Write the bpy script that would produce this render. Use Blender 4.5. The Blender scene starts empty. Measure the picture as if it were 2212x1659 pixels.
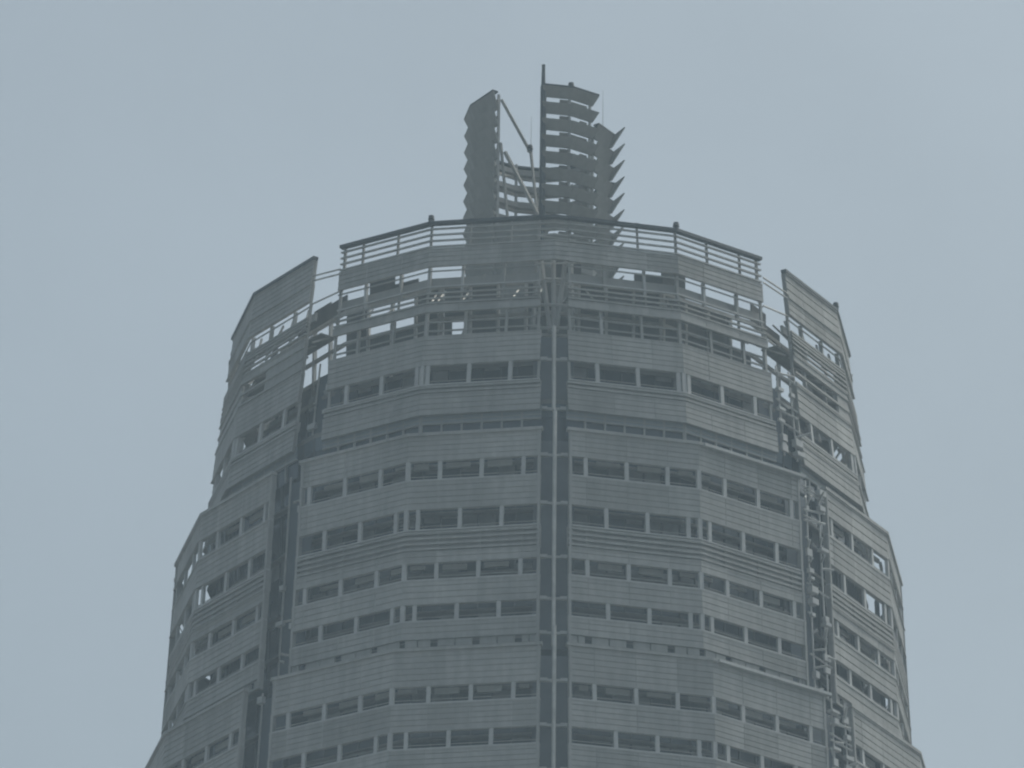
import bpy, math, random
from mathutils import Vector, Matrix
random.seed(7)
R = math.radians
sin, cos = math.sin, math.cos
scene = bpy.context.scene
col = scene.collection

# ------------------------------------------------------------------ camera
CAM = Vector((0.0, -600.0, 1.7))
PITCH = R(25.37)
YAW = R(0.208)            # turned slightly to the left
ROLL = R(0.66)            # the phone was held a little askew
W_PX, H_PX, F_PX = 2212.0, 1659.0, 18594.0
f_ = Vector((-sin(YAW) * cos(PITCH), cos(YAW) * cos(PITCH), sin(PITCH)))
r0_ = Vector((cos(YAW), sin(YAW), 0))
u0_ = r0_.cross(f_)
r_ = r0_ * cos(ROLL) + u0_ * sin(ROLL)
u_ = u0_ * cos(ROLL) - r0_ * sin(ROLL)
cd = bpy.data.cameras.new('camera')
cam = bpy.data.objects.new('camera', cd)
col.objects.link(cam)
cam.rotation_euler = Matrix((r_, u_, -f_)).transposed().to_euler()
cam.location = CAM
cd.sensor_width = 36
cd.lens = 36 * F_PX / W_PX
cd.clip_start = 1
cd.clip_end = 9000
scene.camera = cam
scene.render.resolution_x = 1024
scene.render.resolution_y = 768

# ------------------------------------------------------------------ sky, sun, exposure
SUN_EL, SUN_AZ = R(56), R(60)     # azimuth: clockwise from +Y (north); the tower is seen towards +Y
world = bpy.data.worlds.new("World")
scene.world = world
world.use_nodes = True
nt = world.node_tree
for n in list(nt.nodes):
    nt.nodes.remove(n)
sky = nt.nodes.new('ShaderNodeTexSky')
sky.sky_type = 'NISHITA'
sky.sun_disc = False
sky.sun_elevation = SUN_EL
sky.sun_rotation = SUN_AZ
sky.air_density = 1.3
sky.dust_density = 6.0
sky.ozone_density = 1.5
hsv = nt.nodes.new('ShaderNodeHueSaturation')
hsv.inputs['Saturation'].default_value = 0.55
bg = nt.nodes.new('ShaderNodeBackground')
bg.inputs['Strength'].default_value = 0.106
out = nt.nodes.new('ShaderNodeOutputWorld')
nt.links.new(sky.outputs[0], hsv.inputs['Color'])
tint = nt.nodes.new('ShaderNodeMix')
tint.data_type = 'RGBA'
tint.blend_type = 'MULTIPLY'
tint.inputs['Factor'].default_value = 1.0
tint.inputs[7].default_value = (0.916, 1.0, 0.998, 1)
nt.links.new(hsv.outputs[0], tint.inputs[6])
# thin high cloud: a faint unevenness of the sky itself
wtc = nt.nodes.new('ShaderNodeTexCoord')
wn = nt.nodes.new('ShaderNodeTexNoise')
wn.inputs['Scale'].default_value = 16
wn.inputs['Detail'].default_value = 4
nt.links.new(wtc.outputs['Generated'], wn.inputs['Vector'])
wr = nt.nodes.new('ShaderNodeMapRange')
wr.inputs[1].default_value = .3
wr.inputs[2].default_value = .7
wr.inputs[3].default_value = .955
wr.inputs[4].default_value = 1.045
nt.links.new(wn.outputs['Fac'], wr.inputs[0])
wm = nt.nodes.new('ShaderNodeVectorMath')
wm.operation = 'SCALE'
nt.links.new(tint.outputs[2], wm.inputs[0])
nt.links.new(wr.outputs[0], wm.inputs['Scale'])
nt.links.new(wm.outputs[0], bg.inputs[0])
nt.links.new(bg.outputs[0], out.inputs[0])

sd = bpy.data.lights.new('sun', 'SUN')
sd.energy = 0.5
sd.angle = R(10)
sd.color = (1.0, 0.93, 0.83)
sun = bpy.data.objects.new('sun', sd)
col.objects.link(sun)
sdir = Vector((sin(SUN_AZ) * cos(SUN_EL), cos(SUN_AZ) * cos(SUN_EL), sin(SUN_EL)))
sun.rotation_euler = sdir.to_track_quat('Z', 'Y').to_euler()
sun.location = (200, 0, 400)

vs = scene.view_settings
vs.view_transform = 'Standard'
vs.look = 'None'
vs.gamma = 1
vs.exposure = 0.0
scene.render.engine = 'CYCLES'
scene.cycles.filter_width = 2.2
scene.cycles.volume_bounces = 1

# ------------------------------------------------------------------ materials
def mat(name, c, rough=.6, metal=0.0, spec=.4, var=.12, scale=.25, streak=0.0, fine=0.06):
    m = bpy.data.materials.new(name)
    m.use_nodes = True
    t = m.node_tree
    b = t.nodes['Principled BSDF']
    b.inputs['Roughness'].default_value = rough
    b.inputs['Metallic'].default_value = metal
    b.inputs['Specular IOR Level'].default_value = spec
    tc = t.nodes.new('ShaderNodeTexCoord')
    def noise(sc, det, stretch=None):
        n = t.nodes.new('ShaderNodeTexNoise')
        n.inputs['Scale'].default_value = sc
        n.inputs['Detail'].default_value = det
        if stretch:
            mp = t.nodes.new('ShaderNodeMapping')
            mp.inputs['Scale'].default_value = stretch
            t.links.new(tc.outputs['Object'], mp.inputs[0])
            t.links.new(mp.outputs[0], n.inputs['Vector'])
        else:
            t.links.new(tc.outputs['Object'], n.inputs['Vector'])
        return n
    def remap(n, lo, hi):
        r = t.nodes.new('ShaderNodeMapRange')
        r.inputs[1].default_value = .3
        r.inputs[2].default_value = .7
        r.inputs[3].default_value = lo
        r.inputs[4].default_value = hi
        t.links.new(n.outputs['Fac'], r.inputs[0])
        return r
    def mul(a, b_):
        n = t.nodes.new('ShaderNodeMath')
        n.operation = 'MULTIPLY'
        t.links.new(a.outputs[0], n.inputs[0])
        t.links.new(b_.outputs[0], n.inputs[1])
        return n
    v = mul(remap(noise(scale, 3), 1 - var, 1 + var), remap(noise(2.5, 3), 1 - fine, 1 + fine))
    if streak:
        v = mul(v, remap(noise(1.0, 2, (1.6, 1.6, .12)), 1 - streak, 1 + streak))
    mx = t.nodes.new('ShaderNodeVectorMath')
    mx.operation = 'SCALE'
    mx.inputs[0].default_value = c
    t.links.new(v.outputs[0], mx.inputs['Scale'])
    t.links.new(mx.outputs[0], b.inputs['Base Color'])
    return m

M = dict(
    alu=mat('louvre_aluminium', (.332, .324, .309), .6, .0, .35, .12, .18, .11, .07),
    alu2=mat('panel_aluminium', (.30, .292, .278), .6, .1, .4, .10, .18, .07),
    post=mat('post_paint', (.44, .435, .425), .5, 0, .4, .08),
    aluD=mat('louvre_aluminium_dull', (.29, .283, .269), .7, .0, .35, .12, .18, .11, .07),
    aluL=mat('louvre_aluminium_fresh', (.37, .361, .344), .55, .0, .35, .12, .18, .11, .07),
    dark=mat('dark_steel', (.06, .065, .07), .5, .2, .4, .2),
    steel=mat('galvanised_steel', (.48, .465, .44), .5, .3, .4, .15, .8),
    slab=mat('concrete_soffit', (.20, .195, .185), .85, 0, .2, .18, .5, .1),
    core=mat('plant_cladding', (.10, .098, .094), .7, 0, .3, .25, .4, .15),
    glass=mat('tinted_glass', (.016, .026, .042), .12, 0, .6, .35, .35),
    spandrel=mat('spandrel_glass', (.09, .115, .14), .25, 0, .5, .2, .3),
    lining=mat('slot_lining', (.07, .085, .105), .5, 0, .4, .2, .3),
    front_lining=mat('front_slot_lining', (.095, .105, .12), .5, 0, .4, .25, .3),
    shade=mat('screen_printed_glass', (.20, .225, .245), .35, 0, .5, .12, .3),
    blind=mat('roller_blind', (.24, .245, .25), .8, 0, .2, .3, .8),
    ground=mat('paving', (.27, .262, .25), .9, 0, .2, .3, .02),
)

# ------------------------------------------------------------------ projection, used only to size the tiers from the photo
def proj(p):
    d = Vector(p) - CAM
    w = d.dot(f_)
    return (W_PX / 2 + F_PX * d.dot(r_) / w, H_PX / 2 - F_PX * d.dot(u_) / w)
TH0 = R(2.31)
def zof(Y, rad, th=TH0):
    lo, hi = 100., 400.
    for _ in range(50):
        m_ = (lo + hi) / 2
        if proj((rad * sin(th), -rad * cos(th), m_))[1] > Y: lo = m_
        else: hi = m_
    return (lo + hi) / 2

# ------------------------------------------------------------------ mesh builder
class MB:
    def __init__(s): s.v = []; s.f = []; s.m = []
    def hexa(s, p, mi=0):
        """p: 8 points, bottom 0-3 counter-clockwise, top 4-7"""
        b = len(s.v); s.v += [tuple(q) for q in p]
        for q in ((3, 2, 1, 0), (4, 5, 6, 7), (0, 1, 5, 4), (1, 2, 6, 5), (2, 3, 7, 6), (3, 0, 4, 7)):
            s.f.append(tuple(b + i for i in q)); s.m.append(mi)
    def tube(s, a, b, r0, r1=None, n=8, mi=0):
        a = Vector(a); b = Vector(b); r1 = r0 if r1 is None else r1
        ax = (b - a).normalized()
        h = Vector((0, 0, 1)) if abs(ax.z) < .9 else Vector((1, 0, 0))
        e1 = ax.cross(h).normalized(); e2 = ax.cross(e1)
        base = len(s.v)
        for c, rr in ((a, r0), (b, r1)):
            for i in range(n):
                t = 2 * math.pi * i / n
                s.v.append(tuple(c + e1 * rr * cos(t) + e2 * rr * sin(t)))
        for i in range(n):
            j = (i + 1) % n
            s.f.append((base + i, base + j, base + n + j, base + n + i)); s.m.append(mi)
        s.f.append(tuple(base + i for i in reversed(range(n)))); s.m.append(mi)
        s.f.append(tuple(base + n + i for i in range(n))); s.m.append(mi)
    def bar(s, a, b, w, mi=0):
        s.tube(a, b, w * .6, n=4, mi=mi)
    def build(s, name, mats, parent=None, label=None):
        me = bpy.data.meshes.new(name)
        me.from_pydata(s.v, [], s.f)
        if not isinstance(mats, (list, tuple)): mats = [mats]
        for m_ in mats: me.materials.append(m_)
        me.polygons.foreach_set('material_index', s.m)
        me.update()
        o = bpy.data.objects.new(name, me)
        col.objects.link(o)
        if parent: o.parent = parent
        if label: o['label'] = label
        return o

def empty(name, loc):
    o = bpy.data.objects.new(name, None)
    o.location = loc
    col.objects.link(o)
    return o
def tag(o, label, cat, group=None, kind=None):
    if label: o['label'] = label
    if cat: o['category'] = cat
    if group: o['group'] = group
    if kind: o['kind'] = kind
    return o

# ------------------------------------------------------------------ facet frame
A8 = R(11.25)
def fp(phi, s, rad, u, d, z):
    """point on facet s (+1/-1) next to the kink at angle phi: u metres away from the kink, d metres proud"""
    a = phi + s * A8
    kx, ky = rad * sin(phi), -rad * cos(phi)
    return Vector((kx + u * s * cos(a) + d * sin(a), ky + u * s * sin(a) - d * cos(a), z))
def fbox(mb, phi, s, rf, u0, u1, d0, d1, z0, z1, mi=0, lift=0.0, mitre=True):
    """box on a facet; rf(z) radius; u0 = 0 is mitred at the kink; lift raises the inner edge"""
    pts = []
    for z, zz in ((z0, z0), (z1, z1)):
        rad = rf(z)
        def uu(u, d): return -d * math.tan(A8) if (u == 0 and mitre) else u
        q = [(u0, d1, 0), (u1, d1, 0), (u1, d0, lift), (u0, d0, lift)]
        if s < 0: q = [q[1], q[0], q[3], q[2]]
        for (u, d, l) in q:
            pts.append(fp(phi, s, rad, uu(u, d), d, zz + l))
    mb.hexa(pts)
    for i in range(6): mb.m[-1 - i] = mi
def flen(rad): return 2 * rad * sin(A8)
def edge(j, s):
    slot = (j if s < 0 else j + 1) % 8
    return 1.05 if slot in (0, 4) else 1.5

# ------------------------------------------------------------------ setting
g = MB()
g.hexa([(-1500, -1500, -.5), (1500, -1500, -.5), (1500, 1500, -.5), (-1500, 1500, -.5),
        (-1500, -1500, 0), (1500, -1500, 0), (1500, 1500, 0), (-1500, 1500, 0)])
tag(g.build('ground', M['ground']), 'flat grey paved ground at the foot of the tower', None, kind='structure')

# ------------------------------------------------------------------ the tower
tower = tag(empty('office_tower', (0, 0, 0)),
            'tall grey many-sided office tower wrapped in stepped tiers of horizontal louvre screens', 'skyscraper')

TIERS = [
    # (radius top, radius bottom, rows)
    (24.05, 25.9, [('open', 469, 520), ('band', 520, 559), ('gap1', 559, 610), ('semi', 610, 642), ('band', 642, 658),
                  ('gap2', 658, 709), ('band', 709, 773), ('winC', 773, 816), ('rails', 816, 835), ('band', 835, 880)]),
    (27.9, 28.8, [('band', 926, 980), ('winA', 980, 1022), ('band', 1022, 1084), ('winB', 1084, 1130), ('rails', 1130, 1176),
                  ('band', 1176, 1200), ('winA', 1200, 1238), ('band', 1238, 1290), ('winB', 1290, 1327),
                  ('band', 1327, 1365), ('slot', 1365, 1388)]),
    (30.3, 31.4, [('band', 1391, 1467), ('winA', 1467, 1505), ('band', 1505, 1564), ('winB', 1564, 1603), ('band', 1603, 1660),
                  ('rails', 1660, 1700), ('winA', 1700, 1740), ('band', 1740, 1800), ('winB', 1800, 1840), ('slot', 1840, 1862)]),
]
def posts_for(kind, L, tier):
    off = {'winA': 2.4 + .3 * (tier == 2), 'winB': .9 + .3 * (tier == 2), 'winC': .45, 'gap1': 2.6, 'gap2': .0, 'open': .0}.get(kind, 2.4)
    us = []
    u = off if off > 0 else 3.0
    while u < L - .5:
        us.append(u); u += 3.1
    return us

def tier_r(rt, rb, zt, zb):
    return lambda z: rt + (rb - rt) * (zt - z) / (zt - zb)

tier_z = []
for ti, (rt, rb, rows) in enumerate(TIERS):
    Yt, Yb = rows[0][1], rows[-1][2]
    zt, zb = zof(Yt, rt), zof(Yb, rb)
    rf = tier_r(rt, rb, zt, zb)
    def zrow(Y, rf=rf, rt=rt):
        z = zof(Y, rt)
        for _ in range(4): z = zof(Y, rf(z))
        return z
    zrows = [(k, zrow(a), zrow(b)) for k, a, b in rows]
    tier_z.append((zt, zb, rf, zrows))
    for j in range(8):
        phi = TH0 + R(22.5) + j * R(45)
        fr = MB()       # the frame of the whole screen: rim, edge posts and corner posts
        for s in (1, -1):
            for (k, z1, z0) in zrows:
                Le = min(flen(rf(z1)), flen(rf(z0))) - edge(j, s)
                fbox(fr, phi, s, rf, Le - .22, Le - .04, -.40, -.22 if ti == 0 else .06, z0, z1, 0)
            Lt = flen(rt) - edge(j, s)
            fbox(fr, phi, s, rf, 0, Lt + .14, -.30, .16, zt - .03, zt + .22, 1 if ti == 0 else 0)
            if ti == 0:
                for u in [0.0] + posts_for('open', Lt, ti):
                    h = .28 if u else .20
                    fbox(fr, phi, s, rf, u - .16, u + .16, -.30, -.05, zt + .2, zt + h + .08, 1, mitre=False)
        if j == 0 and ti in (1, 2):      # head rail of the right front screens, pale paint imitating sun caught there
            Lt = flen(rt) - edge(j, 1)
            fbox(fr, phi, 1, rf, .3, Lt + .3, .15, .42, zt - .1, zt + .12, 2)
        screen = fr.build('louvre_screen', [M['alu'], M['dark'], M['post']], tower)
        front = j in (0, 7)
        wi = 0
        for (k, z1, z0) in zrows:
            L_ = flen(rf((z0 + z1) / 2))
            h = z1 - z0
            mb = MB()
            if k in ('band', 'open', 'semi'):
                opened = (k == 'open' and j in (0, 7)) or (k == 'semi')
                n = max(1, round(h / (.50 if opened else .44)))
                deep = .06
                if j in (1, 2) and not opened:
                    n = max(1, round(h / .62)); deep = .13
                p = h / n
                for s in (1, -1):
                    L = L_ - edge(j, s)
                    if not opened:
                        fbox(mb, phi, s, rf, 0, L, -.06 - deep, -deep, z0, z1, 1)
                    cuts = [0.0] + posts_for('winA', L, ti) + [L]
                    tone = [random.choice((0, 0, 0, 0, 3, 4)) for _ in cuts]
                    dep = [random.uniform(-.012, .008) for _ in cuts]
                    for i in range(n):
                        zb_ = z0 + p * i + .03
                        if opened:
                            fbox(mb, phi, s, rf, 0, L, -.18, .06, zb_, zb_ + .13, 0, lift=.05)
                        else:
                            for q in range(len(cuts) - 1):
                                fbox(mb, phi, s, rf, cuts[q], cuts[q + 1] - (.03 if cuts[q + 1] < L else 0), -deep, dep[q] + random.uniform(-.006, .004), zb_, zb_ + p * (.84 if deep < .15 else .55), tone[q])
                    if not opened:
                        for zz in (z0 - .04, z1 - .15):
                            fbox(mb, phi, s, rf, 0, L, -.2, random.uniform(.05, .12) if j in (1, 6) else .03, zz, zz + .09, 0)
                    if opened:
                        for u in [.06] + posts_for('open' if k == 'open' else 'gap1', L, ti):
                            fbox(mb, phi, s, rf, u - .07, u + .07, -.36, -.19, z0, z1, 1, mitre=False)
                mb.build('louvre_band', [M['alu'], M['alu2'], M['post'], M['aluD'], M['aluL']], screen)
            elif k[:3] == 'win':
                wi += 1
                for s in (1, -1):
                    L = L_ - edge(j, s)
                    for u in [0.0] + posts_for(k, L, ti):
                        w_ = .15
                        fbox(mb, phi, s, rf, u - w_, u + w_, -.24, -.02, z0 + .055, z1 - .02, 0, mitre=False)
                    fbox(mb, phi, s, rf, 0, L, -.30, .035, z0 - .05, z0 + .06, 0)
                    fbox(mb, phi, s, rf, 0, L, -.26, -.12, z1 - .06, z1, 1)
                    fbox(mb, phi, s, rf, 0, L, -.32, -.26, z0 + .38, z0 + .44, 1)
                    if k == 'winA':
                        # soffit brackets hanging behind the band, with a notch beside each post
                        us = [0.0] + posts_for(k, L, ti) + [L]
                        for a, b in zip(us[:-1], us[1:]):
                            if b - a > 1.6:
                                c0 = a + .35; c1 = b - .95
                                fbox(mb, phi, s, rf, c0, c1, -.75, -.55, z1 - random.uniform(.22, .5), z1 + .02, 1, mitre=False)
                mb.build('window_frame', [M['post'], M['alu2']], screen)
            elif k == 'rails':
                n = max(2, round(h / .42))
                for s in (1, -1):
                    L = L_ - edge(j, s)
                    for i in range(n):
                        zb_ = z0 + h / n * (i + .5)
                        fbox(mb, phi, s, rf, 0, L, -.16, .0, zb_ - .09, zb_ + .10, 0)
                    fbox(mb, phi, s, rf, 0, L, -.46, -.40, z0, z1, 1)
                    for u in posts_for('winA', L, ti):
                        fbox(mb, phi, s, rf, u - .07, u + .07, -.36, -.17, z0, z1, 0, mitre=False)
                mb.build('sun_shade_rail', [M['alu'], M['alu2']], screen)
            elif k == 'slot':
                for s in (1, -1):
                    L = L_ - edge(j, s)
                    fbox(mb, phi, s, rf, 0, L, -.90, -.80, z0, z1, 1)
                    us = [0.0] + posts_for('winA', L, ti) + [L]
                    for a, b in zip(us[:-1], us[1:]):
                        if b - a < .8: continue
                        m_ = (a + b) / 2
                        fbox(mb, phi, s, rf, a + .28, m_ - .05, -.3, -.1, z0 + h * .3, z1 - h * .08, 0, mitre=False)
                        fbox(mb, phi, s, rf, m_ + .05, b - .28, -.3, -.12, z0 + h * .3, z1 - h * .08, 0, mitre=False)
                    fbox(mb, phi, s, rf, 0, L, -.2, .02, z0, z0 + h * .18, 0)
                mb.build('ventilation_slot', [M['alu'], M['dark']], screen)
            elif k in ('gap1', 'gap2'):
                for s in (1, -1):
                    L = L_ - edge(j, s)
                    us0 = posts_for(k, L, ti)
                    for u in [0.08] + us0:
                        fbox(mb, phi, s, rf, u - .10, u + .10, -.55, -.28, z0 - .1, z1 + .1, 0 if random.random() < .4 else 1, mitre=False)
                    if k == 'gap1':
                        fbox(mb, phi, s, rf, 0, L, -.9, -.7, z0 + h * .30, z0 + h * .64, 1)
                        for u in us0:
                            if random.random() < .5:
                                a = fp(phi, s, rf(z0), u, -.6, z0); b = fp(phi, s, rf(z1), u + 1.4, -2.0, z1)
                                mb.bar(a, b, .14, 1)
                        fbox(mb, phi, s, rf, 0, L, -.3, -.18, z0 + h * .14, z0 + h * .20, 0)
                        fbox(mb, phi, s, rf, 0, L, -.26, -.18, z0 + h * .80, z0 + h * .85, 1)
                        if j in (1, 6):
                            for q in (0.0, .13, .26):
                                fbox(mb, phi, s, rf, 0, L, -.12, .04, z0 + h * q, z0 + h * (q + .075), 1)
                            for q in range(4):
                                u = .9 + q * 2.1
                                mb.bar(fp(phi, s, rf(z0), u, -.4, z0), fp(phi, s, rf(z1), u + random.uniform(-.7, .9), -.9, z1), .16, 0)
                    else:
                        if j == 6:
                            fbox(mb, phi, s, rf, 3.2 if s > 0 else 0, L, -.16, -.06, z0, z1, 1, mitre=False)
                        if j == 1:
                            fbox(mb, phi, s, rf, 0, 1.6 if s < 0 else L, -.16, -.06, z0, z1, 1, mitre=False)
                        if j in (1, 6):
                            for q in (.05, .5):
                                fbox(mb, phi, s, rf, 0, L, -.12, .04, z0 + h * q, z0 + h * (q + .09), 1)
                        for q in (.25, .62):
                            fbox(mb, phi, s, rf, 0, L, -.5, -.4, z0 + h * q, z0 + h * q + .13, 1)
                mb.build('open_frame', [M['post'], M['alu2']], screen)

for j in (0, 4):
    zt, zb, rf, zrows = tier_z[0]
    th = TH0 + j * R(45)
    mb = MB()
    for s, (k, z1, z0) in ((s, q) for s in (1, -1) for q in zrows[:2]):
        opened = k == 'open'
        n = round((z1 - z0) / (.5 if opened else .44)); p = (z1 - z0) / n
        if not opened: fbox(mb, th, s, rf, 0, 1.2, -.22, -.16, z0, z1, 1)
        for i in range(n):
            zb_ = z0 + p * i + .03
            fbox(mb, th, s, rf, 0, 1.16, -.2, -.02, zb_, zb_ + (.13 if opened else p * .84), 0)
    for s in (1, -1):
        fbox(mb, th, s, rf, 0, 1.2, -.30, .13, zt - .04, zt + .17, 2)
    mb.build('bridging_louvre', [M['alu'], M['alu2'], M['dark']], tower)

# ---- glass drums behind the screens, floor slabs between glass and screens
def ring_pts(rad, z, d=0):
    return [Vector(((rad + d) * sin(TH0 + k * R(22.5)), -(rad + d) * cos(TH0 + k * R(22.5)), z)) for k in range(16)]
def ring(mb, r0, r1, z0, z1, mi=0):
    a, b, c, d = ring_pts(r0, z0), ring_pts(r1, z0), ring_pts(r1, z1), ring_pts(r0, z1)
    for k in range(16):
        n = (k + 1) % 16
        mb.hexa([b[k], b[n], a[n], a[k], c[k], c[n], d[n], d[k]], mi)

z_roof = tier_z[0][3][7][1] + .4          # roof of the last real storey
drum_r = [23.4, 24.7, 26.6]
drum_top = [z_roof, zof(872, 24.7), zof(1380, 26.6)]
drum_bot = [zof(880, 23.4), zof(1392, 24.7), tier_z[2][1]]
for ti in range(3):
    zt, zb = drum_top[ti], drum_bot[ti]
    rd = drum_r[ti]
    mb = MB()
    nfl = max(1, round((zt - zb) / 4.0))
    for k in range(8):
        phi = TH0 + R(22.5) + k * R(45)
        for s in (1, -1):
            L = flen(rd)
            fbox(mb, phi, s, lambda z: rd, 0, L, -.2, 0, zb, zt, 0)
            n = 7
            for i in range(n + 1):
                u = L * i / n
                fbox(mb, phi, s, lambda z: rd, max(.0, u - .05), u + .05, .003, .11, zb, zt, 1, mitre=False)
            # blinds drawn to different heights just inside the panes
            for i in range(n):
                for (kk, z1, z0) in tier_z[ti][3]:
                    if kk[:3] == 'win' and random.random() < .5:
                        dz = (z1 - z0)
                        q0 = z0 + dz * random.uniform(.1, .9) + .9
                        fbox(mb, phi, s, lambda z: rd, L * i / n + .08, L * (i + 1) / n - .08, .004, .02, q0, z1 + 1.2, 2, mitre=False)
            if ti == 1:   # spandrel glass at the head of the step
                fbox(mb, phi, s, lambda z: rd, 0, L, .002, .07, zt - 1.1, zt, 3)
    mb.build('curtain_wall', [M['glass'], M['dark'], M['blind'], M['spandrel']], tower)
    sl = MB()
    ring(sl, 8, rd + .1, zt, zt + .35)
    sl.build('roof_slab', M['slab'], tower)
for ti in range(3):
    zt, zb, rf, zrows = tier_z[ti]
    for (k, z1, z0) in zrows:
        if k == 'band' and z1 < z_roof + 1.5:
            zz = z0 + (z1 - z0) * .35
            if zz > drum_top[ti]: continue
            sl = MB()
            ring(sl, drum_r[ti] - .1, drum_r[ti] + .55, zz, zz + .22)
            sl.build('floor_slab', M['slab'], tower)

# ---- vertical slots between the screens: service riser, brackets at each floor
zmin = tier_z[-1][1]
for j in range(8):
    th = TH0 + j * R(45)
    e = Vector((sin(th), -cos(th), 0)); t = Vector((cos(th), sin(th), 0))
    for ti in range(3):
        zt, zb, rf, zrows = tier_z[ti]
        top = zt if ti else zof(700, 24.9)
        if j in (0, 4):
            mb = MB()
            mb.tube(e * (rf(zb) - .55) + Vector((0, 0, zb)), e * (rf(top) - .55) + Vector((0, 0, top + (1.7 if ti else 0))), .15)
            pipe = mb.build('riser_pipe', M['steel'], tower)
            for (k, z1, z0) in zrows:
                if k in ('band',) and z0 < top:
                    b = MB()
                    c = e * (rf(z0) - .7)
                    def blk(x0, x1, d0, d1, za, zb_):
                        q = [c + e * d1 + t * x0, c + e * d1 + t * x1, c + e * d0 + t * x1, c + e * d0 + t * x0]
                        b.hexa([v + Vector((0, 0, za)) for v in q] + [v + Vector((0, 0, zb_)) for v in q])
                    blk(-1.0, -.48, -.3, -.02, z0 + .18, z0 + .42)
                    blk(.48, 1.0, -.3, -.02, z0 + .18, z0 + .42)
                    blk(-1.0, 1.0, -.3, -.18, z0 + .2, z0 + .4)
                    b.build('pipe_bracket', M['post'], pipe)
        else:
            # service rack: two rails with arms, boxes and cable trays fixed to them
            c_ = MB()
            ztop_ = zt if ti else z_roof + 3
            off = .75 if j == 1 else -.4
            def pt(x, d, z): return e * (rf(min(z, zt)) + d + off) + t * x + Vector((0, 0, z))
            for x in (-.75, .7):
                for q in range(4):
                    c_.bar(pt(x, -1.1, zb + (ztop_ - zb) * q / 4), pt(x, -1.1, zb + (ztop_ - zb) * (q + 1) / 4), .12)
            z = zb + .3
            while z < ztop_ - .5:
                for x in (-.75, .7):
                    q = random.random()
                    if j != 1 and random.random() < .8: continue
                    x2 = x + random.uniform(.3, .95) * random.choice((-1, 1))
                    d2 = random.uniform(-.9, -.1)
                    z2 = z + random.uniform(-.55, .55)
                    if q < .35:
                        c_.bar(pt(x, -1.1, z), pt(x2, d2, z2), .16)
                    elif q < .7:
                        w, hh, dd = random.uniform(.15, .42), random.uniform(.2, .6), random.uniform(.1, .5)
                        c_.hexa([pt(x - w, -1.1 + dd, z), pt(x + w, -1.1 + dd, z), pt(x + w, -1.15, z), pt(x - w, -1.15, z),
                                 pt(x - w, -1.1 + dd, z + hh), pt(x + w, -1.1 + dd, z + hh), pt(x + w, -1.15, z + hh), pt(x - w, -1.15, z + hh)], 1)
                    elif q < .85:
                        c_.bar(pt(-1.2, -1.0, z), pt(1.2, -1.0, z2), .15)
                z += random.uniform(.25, 1.0)
            c_.build('service_rack', [M['post'] if j == 1 else M['steel'], M['post']], tower)

# ---- lining at the back of each slot, and the glazed transfer storey between the first two tiers
for j in range(8):
    th = TH0 + j * R(45)
    e = Vector((sin(th), -cos(th), 0)); t = Vector((cos(th), sin(th), 0))
    for ti in range(3):
        zt, zb, rf, zrows = tier_z[ti]
        za, zc = zb + .1, (zt - .3 if ti else zof(712, 24.9))
        mb = MB()
        w = 1.5 if j in (0, 4) else 1.25
        d = 1.5 if j in (0, 4) else 2.0
        q = [(-w, 0), (w, 0), (w, -.12), (-w, -.12)]
        mb.hexa([e * (rf(za) - d + y) + t * x + Vector((0, 0, za)) for x, y in q] + [e * (rf(zc) - d + y) + t * x + Vector((0, 0, zc)) for x, y in q])
        mb.build('slot_lining', M['front_lining'] if j in (0, 4) else M['lining'], tower)
    phi = TH0 + R(22.5) + j * R(45)
    mb = MB()
    rg = lambda z: 25.55
    z1, z2, z3 = zof(872, 25.55), zof(901, 25.55), zof(938, 25.55)
    for s in (1, -1):
        L = flen(25.55) - edge(j, s) + .1
        fbox(mb, phi, s, rg, 0, L, -.12, 0, z2, z1, 0)
        fbox(mb, phi, s, rg, 0, L, -.22, -.16, z3, z2, 1)
        fbox(mb, phi, s, rg, 0, L, -.14, .04, z2 - .07, z2 + .07, 2)
        for zz in (.25, .62, 1.0):
            fbox(mb, phi, s, rg, 0, L, -.02, .05, z2 + zz, z2 + zz + .09, 2)
        for i in range(6):
            u = L * i / 6
            fbox(mb, phi, s, rg, u, u + .14, -.15, .03, z3, z1, 2, mitre=False)
    mb.build('transfer_glazing', [M['shade'], M['glass'], M['alu2']], tower)

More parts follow.
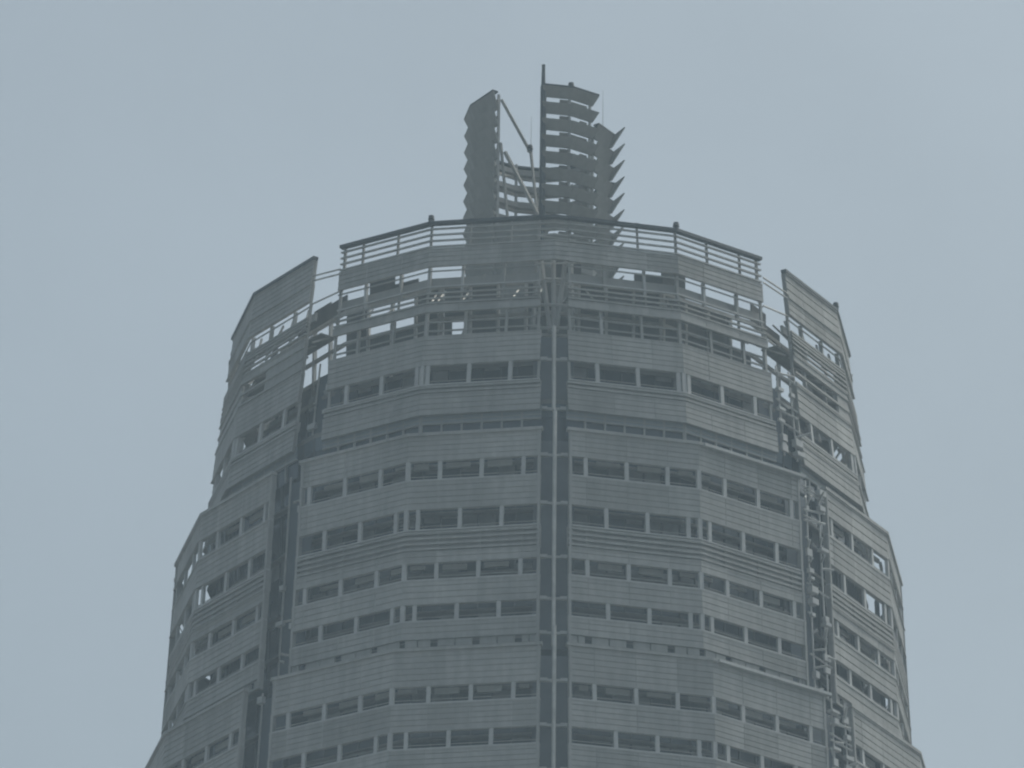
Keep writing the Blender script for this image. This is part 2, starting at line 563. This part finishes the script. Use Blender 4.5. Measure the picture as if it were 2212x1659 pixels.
# ---- crown: inner frame above the roof
zt, zb, rf, zrows = tier_z[0]
zg1b, zg1t = zrows[2][2], zrows[2][1]
zg2b, zg2t = zrows[5][2], zrows[5][1]
for j in range(8):
    phi = TH0 + R(22.5) + j * R(45)
    inner = MB()
    for s in (1, -1):
        r1 = lambda z: 21.6
        L = flen(21.6)
        for i in range(4):
            u = L * i / 4 + .1
            fbox(inner, phi, s, r1, u - .10, u + .10, -.12, .16, z_roof, zg1b + 1.6, 0, mitre=False)
        for zz in (z_roof + 3.2, zg2t + .8, zg1b + 1.5):
            fbox(inner, phi, s, r1, 0, L, -.12, .12, zz, zz + .25, 0)
        for i in range(4):
            u0, u1 = L * i / 4 + .24, L * (i + 1) / 4 - .05
            # plant enclosure wall: nearly closed at the lower open row
            if j not in (1, 2, 5, 6) and random.random() < .84:
                fbox(inner, phi, s, r1, u0, u1, -.05, .05, z_roof + 3.5, zg2t + .75, 1, mitre=False)
            elif j not in (1, 2, 5, 6):
                fbox(inner, phi, s, r1, u0, u0 + (u1 - u0) * random.uniform(.3, .6), -.05, .05, z_roof + 3.5, zg2t + .75, 1, mitre=False)
            fbox(inner, phi, s, r1, u0, u1, -.05, .05, z_roof + .35, z_roof + 3.15, 1, mitre=False)
            if j not in (1, 2, 5, 6) and random.random() < .6:
                fbox(inner, phi, s, r1, u0, u1, -.05, .05, zg2t + 1.05, zg1b + 1.45, 1, mitre=False)
            if random.random() < .55:
                fbox(inner, phi, s, r1, u0 - .3, u1 + .1, -.05, .05, zg1b + 1.74, zg1t + random.choice((.3, .8, 1.0, 1.2, 1.7)), 1, mitre=False)
    inner.build('plant_enclosure', [M['steel'], M['core']], tower)
    wk = MB()
    for s in (1, -1):
        Lw = flen(23.2) - .9
        for zz in ((zg1b - .5,) if j in (1, 2, 5, 6) else (zg1b - .5, zg2b - .6)):
            fbox(wk, phi, s, lambda z: 23.6, 0, Lw, -1.5, -.1, zz, zz + .12, 0)
        for i in range(5):
            u = .3 + i * 1.9
            a = fp(phi, s, 24.4, u, -.4, zg1b - 1.2); b = fp(phi, s, 21.6, min(u, 7.8), .1, zg1b + random.choice((0, 1.2)))
            wk.bar(a, b, .13, 1)
    wk.build('maintenance_walkway', [M['slab'], M['steel']], tower)
# rods that tie neighbouring screens together across the slots near the top
for j in range(8):
    th = TH0 + j * R(45)
    e = Vector((sin(th), -cos(th), 0)); t = Vector((cos(th), sin(th), 0))
    for dz in (1.55, 1.95, 3.9):
        mb = MB()
        z = zt - dz
        mb.tube(e * (24.0) - t * 1.35 + Vector((0, 0, z)), e * 24.0 + t * 1.6 + Vector((0, 0, z + (-.35 if dz < 3 else .15))), .065, n=6)
        mb.build('tie_rod', M['steel'], tower)
# struts fanning at the head of the front slot
mb = MB()
for dx0, dx1 in ((-.2, -.9), (.1, .0), (.25, .9), (-1.5, -1.2), (1.5, 1.3)):
    a = Vector((sin(TH0) * 22 + dx0, -22.4, zof(712, 23)))
    b = Vector((sin(TH0) * 22 + dx1, -22.8, zof(560, 23)))
    mb.bar(a, b, .3)
for Y in (600, 655, 705):
    a = Vector((sin(TH0) * 22 - 1.6, -22.7, zof(Y, 23)))
    mb.bar(a, a + Vector((3.2, 0, 0)), .22)
mb.build('head_strut', M['post'], tower)

# ---- lantern on the roof: curved screens of large tilted blades round a small core
RL = 5.75
z_l0 = z_roof + 2.0
ZT = zof(188, RL)
PITCHL = 1.43
def lantern_bay(phi, sides, top, bottom, closed, lean=.34, fill=.50, ext=0.0, label=None, pale=False, front=False, spikes=False):
    fr = MB()
    rl = lambda z: RL
    L = flen(RL)
    for s in sides:
        L = flen(RL) + (ext if s > 0 else 0)
        for u in (.08, L - .25):
            fbox(fr, phi, s, rl, u - .07, u + .07, -.5, -.3, bottom, top + .05, 0, mitre=False)
        if top > ZT - 5 * PITCHL: fbox(fr, phi, s, rl, 0, L + .1, -.1, lean + .08, top, top + .13, 1)
    sc = fr.build('lantern_screen', [M['post'], M['dark']], tower, label)
    z = top
    while z > bottom:
        b = MB()
        for s in sides:
            h = PITCHL * (.92 if closed else fill)
            # blade: upper edge leans outwards
            pts = []
            L = flen(RL) + (ext if s > 0 else 0)
            u1 = L - .12
            prof = [(z - h, -.22, .07), (z, lean, .05)] if lean < .6 else [(z - h, -.16, .06), (z - .62, .02, .06), (z + .22, lean + .15, .015)]
            for (zz, dd, th_) in prof:
                q = [(0, dd + th_), (u1 + (.25 if zz >= z else 0), dd + th_), (u1 + (.25 if zz >= z else 0), dd - th_), (0, dd - th_)]
                if s < 0: q = [q[1], q[0], q[3], q[2]]
                for (u, d) in q:
                    pts.append(fp(phi, s, RL, -d * math.tan(A8) if u == 0 else u, d, zz))
            b.hexa(pts[:8], 0)
            if len(pts) > 8: b.hexa(pts[4:], 0)
            if spikes:      # pointed bracket at the outer end of each blade
                tp = [(-.15, -h), (.12, -h), (1.3, .5), (.1, -.05)]
                q = [fp(phi, -1, RL, u, d, z + zz) for u in (-.04, .10) for d, zz in tp]
                b.hexa(q, 0)
            # small shelf rail inside each blade
            fbox(b, phi, s, rl, 0, L - .2, -.36, -.26, z - h * .45, z - h * .30, 1)
        if front:     # perforated panels close most of each opening from behind
            za, zc = z - PITCHL - .05, z - h + .12
            fbox(b, phi, -1, rl, .0, .8, -.75, -.65, za, zc, 1)
            if z > ZT - 5 and int((ZT - z) / PITCHL) % 2 == 0: fbox(b, phi, 1, rl, .0, L - .3, -.8, -.7, za, zc, 1)
            else: fbox(b, phi, 1, rl, 1.3, L - .3, -.8, -.7, za, zc, 1, mitre=False)
        if pale:      # a second, shallower slat hangs inside each blade
                for s in sides:
                    fbox(b, phi, s, rl, 0, L - .2, -.9, -.5, z - h * .9, z - h * .62, 1)
        b.build('lantern_blade', [M['alu2'], M['alu2']], sc)
        z -= PITCHL
    return sc
# front right, right (two blades lower), left, and the back half seen from inside; the front left bay is open
ph = lambda j: TH0 + R(22.5) + j * R(45)
THL = TH0 - R(2.2)
lantern_bay(THL - TH0 + ph(0), (-1, 1), ZT, z_l0, False, front=True)
lantern_bay(THL - TH0 + ph(1), (-1,), ZT - 2 * PITCHL + .35, z_l0, False, .35, .66, spikes=True)
lantern_bay(THL - TH0 + ph(2), (1,), ZT - 3 * PITCHL, z_l0, False, .5, .6)
lantern_bay(THL - TH0 + ph(3), (-1, 1), ZT - 1 * PITCHL, z_l0, False, .3, .85, pale=True)
lantern_bay(THL - TH0 + ph(4), (-1, 1), ZT - 1 * PITCHL, z_l0, False, .3, .85, pale=True)
lantern_bay(THL - TH0 + ph(5), (-1, 1), ZT - 1 * PITCHL, z_l0, False, .3, .85, pale=True)
lantern_bay(THL - TH0 + ph(6), (-1, 1), ZT, z_l0, True, ext=.75)
lantern_bay(THL - TH0 + ph(7), (-1, 1), ZT - 8.0 * PITCHL, z_l0, True, .2)
# stair core and braces inside the lantern
def P(th, rad, z): return Vector((rad * sin(th), -rad * cos(th), z))
lx = TH0 - R(45)
braces = [(P(lx + R(7), RL - .2, ZT - .5), P(lx + R(28), RL - 2.2, ZT - 4.6), .26),
          (P(lx + R(28), RL - 2.2, ZT - 4.6), P(lx + R(38), RL - 1.6, ZT - 10.5), .2),
          (P(lx + R(9), RL - .5, ZT - 5.0), P(lx + R(40), RL - .9, ZT - 10.8), .28),
          (P(lx + R(6), RL - .3, ZT - 4.2), P(lx + R(12), RL - .6, ZT - 11), .2)]
braces += [(P(R(150 + 30 * q), RL - 1.0, ZT - 3.5), P(R(190 + 10 * q), RL - 1.1, ZT - 10), .2) for q in range(2)]
for a_, b_, w_ in braces:
    mb = MB(); mb.bar(a_, b_, w_); mb.build('lantern_brace', M['alu'], tower)
# closed plinth under the lantern
mb = MB()
zpl = zof(505, RL)
for k in range(16):
    a_, b_ = THL + R(22.5 * k), THL + R(22.5 * (k + 1))
    mb.hexa([P(a_, 5.6, z_roof + .3), P(b_, 5.6, z_roof + .3), P(b_, 5.3, z_roof + .3), P(a_, 5.3, z_roof + .3),
             P(a_, 5.6, zpl - (.6 if k % 3 else 1.5)), P(b_, 5.6, zpl - (.6 if k % 3 else 1.5)), P(b_, 5.3, zpl - (.6 if k % 3 else 1.5)), P(a_, 5.3, zpl - (.6 if k % 3 else 1.5))])
mb.build('lantern_plinth', M['alu2'], tower)
mb = MB()
for (r0, z0, z1) in ((2.3, z_l0, ZT - 12.5),):
    for k in range(8):
        a, b = R(45 * k), R(45 * (k + 1))
        mb.hexa([P(a, r0, z0), P(b, r0, z0), P(b, r0 - .3, z0), P(a, r0 - .3, z0), P(a, r0, z1), P(b, r0, z1), P(b, r0 - .3, z1), P(a, r0 - .3, z1)])
mb.build('stair_core', M['core'], tower)
# mast at the front seam of the lantern
mb = MB()
zm = zof(143, RL)
mb.tube(P(THL, RL - .05, z_l0), P(THL, RL - .05, ZT + .1), .27, .22)
mb.tube(P(THL, RL - .05, ZT + .1), P(THL, RL - .05, zm), .17, .13)
mb.tube(P(THL, RL - .05, zm), P(THL, RL - .05, zm + .12), .15, .15)
mb.build('lantern_mast', M['dark'], tower)

# ---- shaft below the lowest tier, down to the ground
mb = MB()
zs = zmin
for i in range(int(zs // 4.2)):
    z1 = zs - i * 4.2
    ring(mb, 28.0, 31.4, z1 - 1.9, z1, 0)
    ring(mb, 27.6, 28.9, z1 - 4.2, z1 - 1.9, 1)
mb.build('lower_storeys', [M['alu'], M['glass']], tower)

# ------------------------------------------------------------------ small things standing on the crown
def fixture(p, label):
    e_ = tag(empty('roof_lamp', p), label, 'obstruction lamp', 'obstruction lamps on the crown rim')
    b = MB(); b.tube((0, 0, 0), (0, 0, .12), .22, .22, 10); b.tube((0, 0, .12), (0, 0, .2), .1, .1, 8)
    b.build('lamp_base', M['dark'], e_)
    b = MB(); b.tube((0, 0, .2), (0, 0, .52), .25, .2, 12); b.tube((0, 0, .52), (0, 0, .58), .2, .08, 12)
    b.build('lamp_housing', M['dark'], e_)
for j, lab in ((1, 'small dark lamp on the rim of the crown at the far right'),
               (7, 'small dark lamp on the rim of the crown, left of the louvred lantern'),
               (0, 'small dark lamp on the rim of the crown, right of the louvred lantern')):
    p = P(ph(j), rf(zt) - .05, zt + .22)
    fixture(p, lab)
fixture(P(THL + R(22.5), RL - .1, ZT + .12), 'small dark lamp on the top edge of the tallest lantern screen, right of the mast')
fixture(P(lx + R(27), RL - 2.1, ZT - 4.5), 'small dark lamp at the brace joint in the gap left of the mast')
def rod(th, rad, z0, z1, lab):
    e_ = tag(empty('lightning_rod', P(th, rad, z0)), lab, 'lightning rod', 'thin rods on the roof lantern')
    b = MB(); b.tube((0, 0, .1), (0, 0, z1 - z0), .028, .012, 6); b.build('rod', M['steel'], e_)
    b = MB(); b.tube((0, 0, 0), (0, 0, .3), .08, .07, 8); b.build('rod_base', M['dark'], e_)
zr = ZT - 2 * PITCHL + .3
rod(TH0 + R(52), RL, zr, zr + 3.6, 'hair-thin rod rising from the right-hand shoulder of the lantern')
rod(lx + R(28), RL - 2.2, ZT - 4.6, ZT - 1.4, 'hair-thin rod in the open gap left of the tall mast')

# ------------------------------------------------------------------ haze
hz = MB()
HB = 1560
ztop = zm + 12
hz.hexa([(-HB, -HB, -1.5), (HB, -HB, -1.5), (HB, HB, -1.5), (-HB, HB, -1.5),
         (-HB, -HB, ztop), (HB, -HB, ztop), (HB, HB, ztop), (-HB, HB, ztop)])
hm = bpy.data.materials.new('haze')
hm.use_nodes = True
t = hm.node_tree
for n in list(t.nodes): t.nodes.remove(n)
vo = t.nodes.new('ShaderNodeVolumePrincipled')
vo.inputs['Color'].default_value = (.74, .90, 1.0, 1)
vo.inputs['Density'].default_value = 0.00034
vo.inputs['Anisotropy'].default_value = 0.2
o_ = t.nodes.new('ShaderNodeOutputMaterial')
t.links.new(vo.outputs[0], o_.inputs['Volume'])
tag(hz.build('haze', hm), 'pale blue-grey haze filling the air around the tower', None, kind='stuff')
